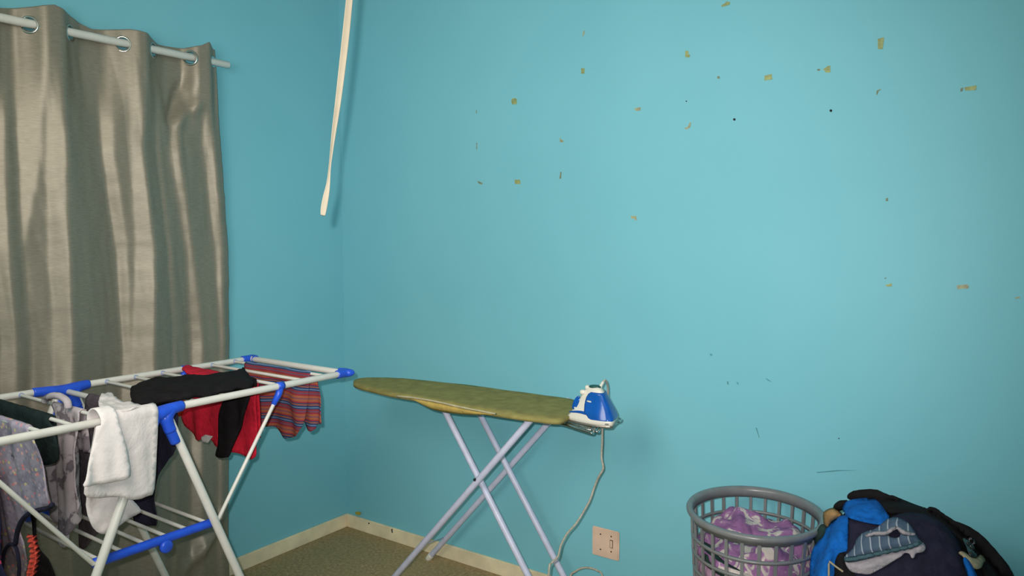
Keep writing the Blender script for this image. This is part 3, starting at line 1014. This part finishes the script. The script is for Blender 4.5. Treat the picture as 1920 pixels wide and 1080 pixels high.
# pair A: feet to the right
for y, fx in ((-.375, 1.543), (-.135, 1.488)):
    l_ = leg2((fx - .70 * .845, y, .845), (fx - .014, y, .02))
    part('foot_cap', rtube((fx - .018, y, .028), (fx, y, .0015), .0145), 'white_plastic', l_)
q0, q1 = on(782, 1026, 'y', -.43), on(832, 1008, 'y', -.07)
part('cross_wire', tube([(q0.x, -.43, q0.z), (q1.x, -.07, q1.z)], .0022, 8), 'lilac_tube', brd)
for zc in (.838,):
    part('cross_bar', rtube((1.41, -.44, zc), (1.37, -.06, zc), .010, 12), 'lilac_tube', brd)
    part('cross_bar', rtube((.955, -.40, zc), (.90, -.11, zc), .010, 12), 'lilac_tube', brd)
pp = Vector((1.378 - .891 * (.826 - .585) + .016, 0, .585))
part('pivot_bolt', disc((pp.x, -.440, pp.z), .0055, .006), 'dark', brd)
# wire iron rest at the right end
ZR = .842
def W(x, y, z=ZR):
    return on(x, y, 'z', z)
def wire(pts, r=.0036):
    b = bmesh.new()
    sweep(b, catmull(pts, 5), r, 10)
    return b
rest = part('iron_rest', wire([W(1030, 788), W(1048, 794), W(1060, 797), W(1085, 805), W(1105, 811), W(1110, 812), W(1113, 809), W(1112, 805), W(1106, 801), W(1080, 797), W(1063, 793)]), 'chrome', brd)
for w_ in ([W(1063, 790), W(1062, 796), W(1075, 800), W(1105, 806), W(1116, 804), W(1120, 800)],
           [W(1085, 799), W(1105, 805), W(1118, 809), W(1122, 808), W(1126, 800), W(1128, 796)],
           [W(1090, 765), W(1110, 772), W(1128, 778), W(1150, 781), W(1160, 783), W(1165, 787), W(1160, 791), W(1150, 790)],
           [W(1128, 797), W(1140, 799), W(1146, 796), W(1147, 790), W(1152, 789), W(1156, 793), W(1150, 796), W(1146, 800), W(1138, 802)],
           [W(1063, 791), W(1085, 782), W(1110, 778), W(1140, 785), W(1156, 789)],
           [W(1100, 806), W(1118, 795), W(1135, 785), W(1145, 780)]):
    part('rest_wire', wire(w_), 'chrome', rest)

# ------------------------------------------------------------------ iron
iron = thing('steam_iron', 'white and blue steam iron on the wire rest of the ironing board', 'iron')
ZI = ZR + .0045
nose, rear = on(1061, 789, 'z', ZI), on(1132, 801, 'z', ZI)
ed = (rear - nose)
IL, IW = .175, .105
ang = math.atan2(ed.y, ed.x)
th_i = ang + math.atan2(IW / 2 * .92, IL)      # near edge flares towards the camera
ax = -Vector((cos(th_i), sin(th_i), 0))        # towards the nose
sd = Vector((-ax.y, ax.x, 0))                  # left of the nose direction = camera side
if sd.y > 0: sd = -sd
org = nose - ax * IL                           # middle of the heel
def I(u, vv, z):                               # u 0 heel .. 1 nose
    return org + ax * (u * IL) + sd * vv + Vector((0, 0, ZI + z - org.z))
def half(u):                                   # half width of the sole along its length
    return IW / 2 * (max(0.0, 1 - max(0, (u - .12) / .88) ** 1.9)) * (1 - .10 * sstep(.12, 0, u))
def ring_outline(z, u0, u1, ws, n=22, p=1.0):
    pts_ = []
    for k in range(n + 1):
        uu = k / n
        pts_.append((u0 + (u1 - u0) * uu, half(uu) * ws))
    lp = [I(u, h, z) for u, h in pts_] + [I(u, -h, z) for u, h in pts_[::-1][1:]]
    return lp
def loft(sections, cap=True):
    b = bmesh.new()
    rg = [[b.verts.new(p) for p in s] for s in sections]
    n = len(rg[0])
    for a, c in zip(rg[:-1], rg[1:]):
        for k in range(n):
            b.faces.new((a[k], a[(k + 1) % n], c[(k + 1) % n], c[k]))
    if cap:
        b.faces.new(rg[0][::-1])
        b.faces.new(rg[-1])
    bmesh.ops.remove_doubles(b, verts=b.verts[:], dist=1e-5)
    bmesh.ops.recalc_face_normals(b, faces=b.faces[:])
    return b
part('soleplate', loft([ring_outline(0, .01, .99, .96), ring_outline(.001, 0, 1, 1), ring_outline(.008, 0, 1, 1)]), 'steel', iron)
KZ = .86
prof = [(.008, .0, .985, .97), (.024, .0, .965, .95), (.040, .01, .90, .86), (.060, .05, .83, .74), (.080, .10, .77, .64), (.100, .15, .71, .55), (.120, .20, .66, .48), (.136, .24, .60, .42), (.146, .28, .55, .34), (.150, .33, .50, .22)]
prof = [(z * KZ, u0, u1, ws) for z, u0, u1, ws in prof]
def pr(z):
    zz = [p[0] for p in prof]
    return tuple(interp(z, zz, [p[i] for p in prof]) for i in (1, 2, 3))
part('body', loft([ring_outline(z, u0, u1, ws) for z, u0, u1, ws in prof]), 'white_plastic', iron)
def skin(poly_uz, lift, side=1, step=.006):
    """panel lying just proud of the body side; outline in (u along body, z)"""
    v, f = fill(chaikin([Vector((u * IL, z)) for u, z in poly_uz], 2), step)
    o_ = []
    for p in v:
        u, z = p.x / IL, p.y
        u0, u1, ws = pr(z)
        loc = max(0, min(1, (u - u0) / (u1 - u0)))
        o_.append(I(u, side * (half(loc) * ws + lift), z))
    return from_pts(o_, f)
tz = [.024, .027, .034, .044, .056, .070, .084, .098, .110, .118]
tl = [.44, .50, .56, .66, .69, .72, .74, .74, .70, .58]
tb = bmesh.new()
prev = None
for z, lm in zip(tz, tl):
    z *= KZ / .9
    u0, u1, ws = pr(z)
    path = []
    for k in range(15):
        lc = lm * (1 - k / 14)
        path.append(I(u0 + (u1 - u0) * lc, half(lc) * ws + .0016, z))
    hw = half(0) * ws + .0016
    for k in range(1, 8):
        path.append(I(u0 - .012 * sin(pi * k / 8) - .006, hw * (1 - 2 * k / 8), z))
    for k in range(15):
        lc = lm * k / 14
        path.append(I(u0 + (u1 - u0) * lc, -(half(lc) * ws + .0016), z))
    row = [tb.verts.new(p) for p in path]
    if prev:
        for k in range(len(row) - 1):
            tb.faces.new((prev[k], prev[k + 1], row[k + 1], row[k]))
    prev = row
bmesh.ops.recalc_face_normals(tb, faces=tb.faces[:])
solid(part('water_tank', tb, 'tank', iron), .003)
# the thin blue line running forward from the tank to the nose
for s_ in (1, -1):
    solid(part('trim_line', skin([(.50, .034), (.70, .037), (.93, .031), (.93, .035), (.74, .044), (.56, .046)], .0012, s_, .004), 'tank', iron), .002)
solid(part('tank_mark', skin([(.44, .078), (.54, .079), (.54, .084), (.44, .083)], .0045, 1, .004), 'white_plastic', iron), .001)
# oval window near the nose, seen on the camera side of the front ridge
ov = []
for k in range(14):
    a = 2 * pi * k / 14
    du, dz = .060 * cos(a), .026 * sin(a)
    ov.append((.790 + du - dz * 2.0, .068 + dz * .95))
solid(part('front_window', skin(ov, .0015, 1, .004), 'tank', iron), .003)
solid(part('front_window', skin(ov, .0015, -1, .004), 'tank', iron), .003)
def blob(c, rx, ry, rz, sub=3):
    b = bmesh.new()
    bmesh.ops.create_icosphere(b, subdivisions=sub, radius=1)
    for vv in b.verts:
        d = vv.co
        q = Vector((abs(d.x) ** .8 * math.copysign(1, d.x), abs(d.y) ** .8 * math.copysign(1, d.y), abs(d.z) ** .8 * math.copysign(1, d.z)))
        vv.co = c + ax * (q.x * rx) + sd * (q.y * ry) + Vector((0, 0, q.z * rz))
    return b
part('steam_button', blob(I(.40, 0, .150 * KZ), .022, .014, .006), 'green_plastic', iron)
part('spray_button', blob(I(.560, 0, .145 * KZ), .008, .009, .008), 'white_plastic', iron)
part('spray_nozzle', blob(I(.650, 0, .124 * KZ), .011, .010, .009), 'white_plastic', iron)
part('indicator', blob(I(.80, .004, .058 * KZ), .004, .006, .004), 'white_plastic', iron)
part('heel_label', blob(I(.10, IW / 2 * .93, .013), .007, .003, .003), 'grey_plastic', iron)
# cord: up out of the handle, over, down behind and to the floor
SL = on(1131, 716, 'y', org.y)
part('cord_sleeve', tube(catmull([I(.33, 0, .138 * KZ), I(.30, 0, .150 * KZ), SL], 4), [.007, .007, .0066, .0062, .006, .0056, .0052, .005, .005], 12), 'white_plastic', iron)
yc = org.y + .05
def K(x, y, yv):
    return on(x, y, 'y', yv)
cp = [SL, K(1134, 713, org.y + .006), K(1137, 715, org.y + .02), K(1139.5, 726, org.y + .04), K(1139.5, 745, yc), K(1136, 770, yc + .01), K(1130, 798, yc), K(1129, 830, yc), K(1128, 858, yc), K(1131, 878, yc), K(1122, 895, yc), K(1114, 915, yc), K(1106, 938, yc - .02), K(1094, 960, yc - .05), K(1080, 982, yc - .08), K(1064, 1000, yc - .12),
      K(1052, 1022, yc - .16), K(1046, 1044, yc - .19), K(1034, 1056, yc - .22), K(1029, 1075, yc - .24)]
cp += [Vector((cp[-1].x - .005, cp[-1].y - .02, .10)), Vector((cp[-1].x + .02, cp[-1].y - .04, .012)), Vector((cp[-1].x + .09, cp[-1].y - .02, .006))]
lp = [K(1068, 1084, -.17), K(1078, 1072, -.16), K(1092, 1065, -.15), K(1106, 1065, -.15), K(1120, 1070, -.15), K(1130, 1082, -.15)]
cp += [Vector((lp[0].x - .02, lp[0].y - .06, .03))] + lp + [Vector((lp[-1].x + .035, -.15, .06)), Vector((lp[-1].x + .06, -.17, .008)), Vector((lp[-1].x + .2, -.24, .006))]
part('cord', tube(catmull(cp, 6), .0036, 10), 'cord', iron)

# ------------------------------------------------------------------ laundry basket
HB = .632
bc = on(1415.5, 954, 'z', HB)
RB = .212
bsk = thing('laundry_basket', 'round silver grey plastic lattice laundry basket with purple blanket inside', 'basket')
bsk.location = (bc.x, bc.y, 0)
FRA = math.atan2(CAM.y - bc.y, CAM.x - bc.x)       # the slightly oval rim's long side
bsk.rotation_euler = (0, 0, FRA)
bsk.scale = (1.10, 1, 1)
RT_, RBOT = RB - .014, RB - .060
def br(z):
    return RBOT + (RT_ - RBOT) * (z / HB) ** .8
rim = lathe([(RB - .021, HB - .034), (RB - .022, HB - .012), (RB - .019, HB - .003), (RB - .010, HB), (RB - .003, HB - .002), (RB, HB - .007), (RB - .001, HB - .014), (RB - .005, HB - .020), (RB - .011, HB - .023), (RB - .014, HB - .034)], 72, True)
part('rim', rim, 'silver_plastic', bsk)
NS = 26
sbm = bmesh.new()
nz = 7
prev = None
for k in range(nz + 1):
    z = .02 + (HB - .05) * k / nz
    r = br(z)
    row = [sbm.verts.new((r + dr, dy, z)) for dr, dy in ((.003, -.0052), (.003, .0052), (-.003, .0044), (-.003, -.0044))]
    if prev:
        for i in range(4):
            sbm.faces.new((prev[i], prev[(i + 1) % 4], row[(i + 1) % 4], row[i]))
    prev = row
bmesh.ops.recalc_face_normals(sbm, faces=sbm.faces[:])
s0 = part('slat', sbm, 'silver_plastic', bsk, smooth=False)
for k in range(1, NS):
    c = s0.copy()
    COL.objects.link(c)
    c.parent = bsk
    c.rotation_euler = (0, 0, 2 * pi * (k + .3) / NS)
s0.rotation_euler = (0, 0, 2 * pi * .3 / NS)
zr = HB - .085
while zr > .06:
    r = br(zr)
    part('hoop', lathe([(r - .003, zr - .005), (r + .0035, zr - .0045), (r + .0035, zr + .0045), (r - .003, zr + .005)], 56, True), 'silver_plastic', bsk)
    zr -= .052
b = lathe([(0.0005, .012), (RBOT * .6, .012), (RBOT + .004, .014), (RBOT + .006, .03), (RBOT + .004, .03), (RBOT - .002, .004), (0.0005, .002)], 48)
part('base', b, 'silver_plastic', bsk)

def heap_blob(name, rfun, ztop, zbot, m, seed, rough=.02, seg=72, rings=26):
    """crumpled cloth filling the basket: top surface and side down to zbot (basket coordinates)"""
    b = bmesh.new()
    prof_ = []
    for k in range(rings + 1):
        t = k / rings
        prof_.append(t)
    ringv = []
    for t in prof_:
        rw = []
        for a in range(seg):
            th = 2 * pi * a / seg
            if t < .6:
                q = t / .6
                rr_ = rfun(th, ztop(th, 1.0)) * q ** .9
                z = ztop(th, q)
            else:
                q = (t - .6) / .4
                z = ztop(th, 1.0) * (1 - q) + zbot(th) * q
                rr_ = rfun(th, z) * (1 + .03 * sin(q * pi))
            p = Vector((rr_ * cos(th), rr_ * sin(th), z))
            nn = noise.noise(p * 11 + Vector((seed, 0, 0))) + .6 * abs(noise.noise(p * 22 + Vector((0, seed, 0)))) - .3
            if t < .6:
                p.z += rough * nn * 1.6
            else:
                p.xy *= 1 - .11 * max(0, nn)
            rw.append(b.verts.new(p))
        ringv.append(rw)
    for a_, c_ in zip(ringv[:-1], ringv[1:]):
        for k in range(seg):
            b.faces.new((a_[k], a_[(k + 1) % seg], c_[(k + 1) % seg], c_[k]))
    bmesh.ops.remove_doubles(b, verts=b.verts[:], dist=1e-5)
    bmesh.ops.holes_fill(b, edges=[e for e in b.edges if e.is_boundary], sides=0)
    bmesh.ops.recalc_face_normals(b, faces=b.faces[:])
    o = finish(name, b, m)
    o.location = (bc.x, bc.y, 0)
    o.rotation_euler = (0, 0, FRA)
    o.scale = (1.10, 1, 1)
    return o
fr_ang = 0.0       # towards the camera
def low(th):     # the dark cloth dips towards the right front
    return .452 + .030 * cos(th) - .045 * sin(th)
o = heap_blob('purple_blanket', lambda th, z: br(z) - .010, lambda th, q: .535 + .022 * cos((th - pi * .9)) * q + .040 * (1 - q * q) - .030 * math.exp(-(q / .22) ** 2) - .035 * sstep(.75, 1, q), lambda th: low(th) + .012, 'blanket', 1.0, .026)
tag(o, 'purple and cream patterned blanket crumpled on top in the lattice basket', 'blanket')
o = heap_blob('dark_green_cloth', lambda th, z: br(z) - .012, lambda th, q: low(th) + .010 - .01 * (1 - q), lambda th: low(th) - .030, 'bottle', 2.0, .004)
tag(o, 'dark green cloth squeezed below the purple blanket in the basket', 'cloth')
o = heap_blob('pale_pink_cloth', lambda th, z: br(z) - .012, lambda th, q: low(th) - .034 - .01 * (1 - q), lambda th: .02, 'pink_pale', 3.0, .005)
tag(o, 'pale pink cloth at the bottom of the lattice laundry basket', 'cloth')

# ------------------------------------------------------------------ heap of clothes right of the basket
YC, WY, PE = -.34, .30, 2.6
TX = [2.372, 2.378, 2.40, 2.44, 2.48, 2.53, 2.58, 2.64, 2.68, 2.72, 2.78, 2.84, 2.88, 2.92, 2.97, 3.01, 3.03]
TZ = [0.0, .30, .60, .70, .738, .752, .756, .746, .732, .708, .655, .588, .53, .46, .34, .18, 0.0]
def TT(x):
    if x <= TX[0] or x >= TX[-1]:
        return 0.0
    return interp(x, TX, TZ)
def HH(x, y):
    t = abs((y - YC) / WY)
    if t >= 1: return -1.0
    return TT(x) * (1 - t ** PE) ** (1 / PE) - .004
def hit(px, py):
    d = ray(px, py)
    t = 1.5
    last = None
    while t < 3.0:
        p = CAM + d * t
        if p.z < HH(p.x, p.y):
            lo, hi = t - .02, t
            for _ in range(18):
                m_ = (lo + hi) / 2
                q = CAM + d * m_
                if q.z < HH(q.x, q.y): hi = m_
                else: lo = m_
            return CAM + d * hi
        t += .02
    # just past the outline: the nearest approach to the heap's crest
    return on(px, py, 'y', YC + .02)
def hnorm(p):
    e = .012
    def G(a): return a.z - HH(a.x, a.y) if abs((a.y - YC) / WY) < 1 else a.z + 1
    gx = (HH(p.x + e, p.y) - HH(p.x - e, p.y)) / (2 * e)
    gy = (HH(p.x, p.y + e) - HH(p.x, p.y - e)) / (2 * e)
    gx, gy = max(-6, min(6, gx)), max(-6, min(6, gy))
    return Vector((-gx, -gy, 1)).normalized()
b = bmesh.new()
NX, NP = 70, 40
prev = None
for i in range(NX + 1):
    x = TX[0] + (TX[-1] - TX[0]) * (i / NX)
    T = max(TT(x), .004)
    row = []
    for k in range(NP + 1):
        ph = pi * k / NP
        cy, sz = cos(ph), sin(ph)
        y = YC + WY * math.copysign(abs(cy) ** (2 / PE), cy)
        z = T * abs(sz) ** (2 / PE)
        nn = noise.noise(Vector((x * 14, y * 14, z * 10))) * .007 - .006
        nn += .004 * noise.noise(Vector((x * 40, y * 40, z * 30)))
        row.append(b.verts.new((x, y + nn * cy, max(.001, z + nn * sz))))
    if prev:
        for k in range(NP):
            b.faces.new((prev[k], prev[k + 1], row[k + 1], row[k]))
    prev = row
bmesh.ops.holes_fill(b, edges=[e for e in b.edges if e.is_boundary], sides=0)
bmesh.ops.recalc_face_normals(b, faces=b.faces[:])
coat = thing('black_coat', 'large black coat heaped against the wall under the other clothes', 'coat')
part('body', b, 'black', coat)
def drape(px, m, lift, name, parent=None, base=.0, th=.005, amp=.006, seed=0.0, step=5.0, holes=(), smooth=1, nf=16, fade=14.0):
    poly = chaikin([Vector(p) for p in px], smooth)
    hp = [chaikin([Vector(p) for p in h], 1) for h in holes]
    v, f = fill(poly, step, hp)
    o_ = []
    for p in v:
        q = hit(p.x, p.y)
        n = hnorm(q)
        e = sstep(0, fade, edge_dist(p, poly))
        h = lift * (.35 + .65 * e) + amp * (.2 + .8 * e) * (noise.noise(q * nf + Vector((seed, seed * 2, 0))) + .6 * noise.noise(q * nf * 2.6 + Vector((0, seed, 3))))
        dv = (CAM - q).normalized()
        o_.append(q + dv * ((base + max(h, .002)) / max(.5, n.dot(dv))))
    return solid(finish(name, from_pts(o_, f), m, parent), th, 0.0)
part_c = drape([(1589, 934), (1590, 926), (1604, 919.5), (1640, 916), (1662, 926), (1690, 938), (1712, 947), (1735, 955), (1728, 966), (1700, 962), (1660, 962), (1640, 940), (1600, 937)], 'black', .008, 'collar', coat, 0, .008, .006, 4.0)
x_ = drape([(1718, 958), (1738, 952), (1756, 954), (1776, 972), (1810, 984), (1840, 1002), (1872, 1036), (1896, 1070), (1902, 1082), (1850, 1090), (1836, 1050), (1800, 1010), (1770, 990), (1740, 978)], 'black', .010, 'sleeve', coat, 0, .008, .006, 5.0)
# navy jacket
o = drape([(1590, 970), (1620, 976), (1652, 984), (1680, 966), (1706, 962), (1740, 964), (1762, 970), (1780, 990), (1794, 1012), (1803, 1036), (1812, 1060), (1826, 1084), (1826, 1110), (1700, 1120), (1600, 1115), (1580, 1090), (1584, 1040), (1588, 1000)], 'navy', .012, 'navy_jacket', None, 0, .006, .008, 1.0)
tag(o, 'dark navy jacket spread over the front of the clothes heap', 'jacket')
o = drape([(1580, 955), (1583, 945), (1592, 938), (1620, 935), (1640, 936), (1650, 945), (1660, 960), (1669, 972), (1655, 985), (1632, 982), (1608, 976), (1590, 971)], 'brightblue', .020, 'blue_fleece', None, .008, .006, .010, 2.0)
tag(o, 'bright blue fleece bunched near the top of the clothes heap', 'fleece')
o = drape([(1566, 972), (1580, 968), (1591, 967), (1590, 985), (1589, 1010), (1589, 1034), (1578, 1036), (1570, 1044), (1566, 1060), (1563, 1085), (1560, 1110), (1522, 1110), (1519, 1080), (1520, 1050), (1524, 1030), (1536, 1014), (1546, 1000), (1552, 986)], 'brightblue', .018, 'blue_cloth', None, .006, .006, .010, 3.0)
tag(o, 'bright blue cloth hanging down beside the basket at the heap left', 'cloth')
o = drape([(1544, 962), (1552, 956), (1563, 953), (1572, 958), (1581, 967), (1566, 973), (1557, 981), (1552, 990), (1546, 984)], 'tan', .022, 'tan_cloth', None, .006, .005, .006, 6.0, 4.0, fade=6)
tag(o, 'small tan cloth between the basket rim and the blue cloth', 'cloth')
o = drape([(1563, 953), (1566, 946), (1574, 940), (1586, 937.5), (1590, 939), (1584, 946), (1580, 954), (1574, 957)], 'black', .012, 'black_sock', None, .006, .006, .004, 7.0, 4.0, fade=6)
tag(o, 'small black sock above the tan cloth on the clothes heap', 'sock')
o = drape([(1540, 985), (1546, 984), (1551, 992), (1549, 1003), (1538, 1014), (1530, 1022), (1528, 1010), (1534, 996)], 'bottle', .012, 'dark_pouch', None, .004, .008, .004, 8.0, 4.0, fade=6)
tag(o, 'dark grey green cloth squeezed beside the basket under the tan cloth', 'cloth')
# slate garment with pale lining
sl_t = thing('slate_shorts', 'slate blue garment with pale lines and lining on the navy jacket', 'garment')
drape([(1583, 1044), (1598, 1032), (1604, 1022), (1606, 1012), (1620, 998), (1642, 993), (1660, 976), (1676, 970), (1692, 974), (1706, 984), (1714, 996), (1720, 1008), (1726, 1016), (1700, 1025), (1660, 1035), (1610, 1047), (1584, 1052)], 'slate', .018, 'body', sl_t, .016, .004, .008, 9.0, 4.0,
      holes=[[(1662, 1004), (1672, 992), (1682, 988), (1689, 999), (1687, 1008), (1676, 1010)]])
drape([(1583, 1047), (1610, 1043), (1660, 1032), (1700, 1024), (1726, 1014), (1730, 1020), (1700, 1030), (1660, 1038), (1612, 1050), (1585, 1054)], 'slate_hem', .016, 'waistband', sl_t, .027, .005, .003, 9.5, 4.0, fade=4)
drape([(1584, 1052), (1612, 1048), (1660, 1037), (1700, 1028), (1729, 1016), (1736, 1026), (1731, 1035), (1716, 1037), (1714, 1046), (1709, 1047), (1706, 1038), (1696, 1036), (1690, 1043), (1678, 1050), (1655, 1064), (1640, 1072), (1630, 1077), (1610, 1075), (1596, 1072), (1588, 1062)], 'pale_lining', .016, 'lining', sl_t, .016, .004, .006, 10.0, 4.0)
drape([(1622, 1002), (1640, 996), (1660, 997), (1676, 986), (1690, 990), (1704, 998), (1716, 1000), (1716, 1004), (1696, 1004), (1688, 1000), (1682, 990), (1664, 1004), (1640, 1004), (1624, 1007)], 'pale_lining', .018, 'pocket_trim', sl_t, .028, .003, .003, 10.5, 4.0, fade=4)
o = drape([(1573, 1038), (1584, 1036), (1586, 1052), (1592, 1066), (1604, 1078), (1606, 1095), (1566, 1095), (1566, 1055)], 'black', .020, 'black_vest', None, .012, .005, .005, 11.0, 4.0)
tag(o, 'black vest between the blue cloth and the slate blue garment', 'vest')
b = bmesh.new()
for pts_ in ([(1566, 1050), (1568, 1062), (1567, 1085)], [(1569, 1060), (1578, 1068), (1588, 1076)]):
    sweep(b, catmull([hit(*p) + hnorm(hit(*p)) * .034 for p in pts_], 5), .0026, 8)
tag(finish('beige_strap', b, 'beige'), 'thin beige straps crossing the black vest near the blue cloth', 'strap')
# right end: shiny vinyl, beige piece and blue strip
o = drape([(1803, 1008), (1812, 1006), (1824, 1009), (1829, 1020), (1828, 1032), (1836, 1042), (1826, 1047), (1816, 1040), (1812, 1026)], 'shiny_black', .014, 'vinyl_bag', None, .018, .004, .012, 12.0, 3.0, nf=34, fade=6)
tag(o, 'crinkled shiny black plastic on the right of the clothes heap', 'bag')
o = drape([(1797, 1035), (1804, 1034), (1814, 1041), (1828, 1046), (1840, 1040), (1847, 1051), (1842, 1056), (1838, 1066), (1826, 1067), (1816, 1056), (1806, 1044)], 'beige', .010, 'beige_cloth', None, .012, .005, .005, 13.0, 4.0, fade=6)
tag(o, 'small beige cloth under the shiny black plastic on the heap', 'cloth')
o = drape([(1806, 1044), (1814, 1050), (1822, 1062), (1832, 1084), (1834, 1100), (1820, 1100), (1815, 1076), (1808, 1056)], 'brightblue', .016, 'blue_strip', None, .016, .005, .004, 14.0, 4.0, fade=5)
tag(o, 'narrow bright blue cloth strip right of the navy jacket', 'cloth')
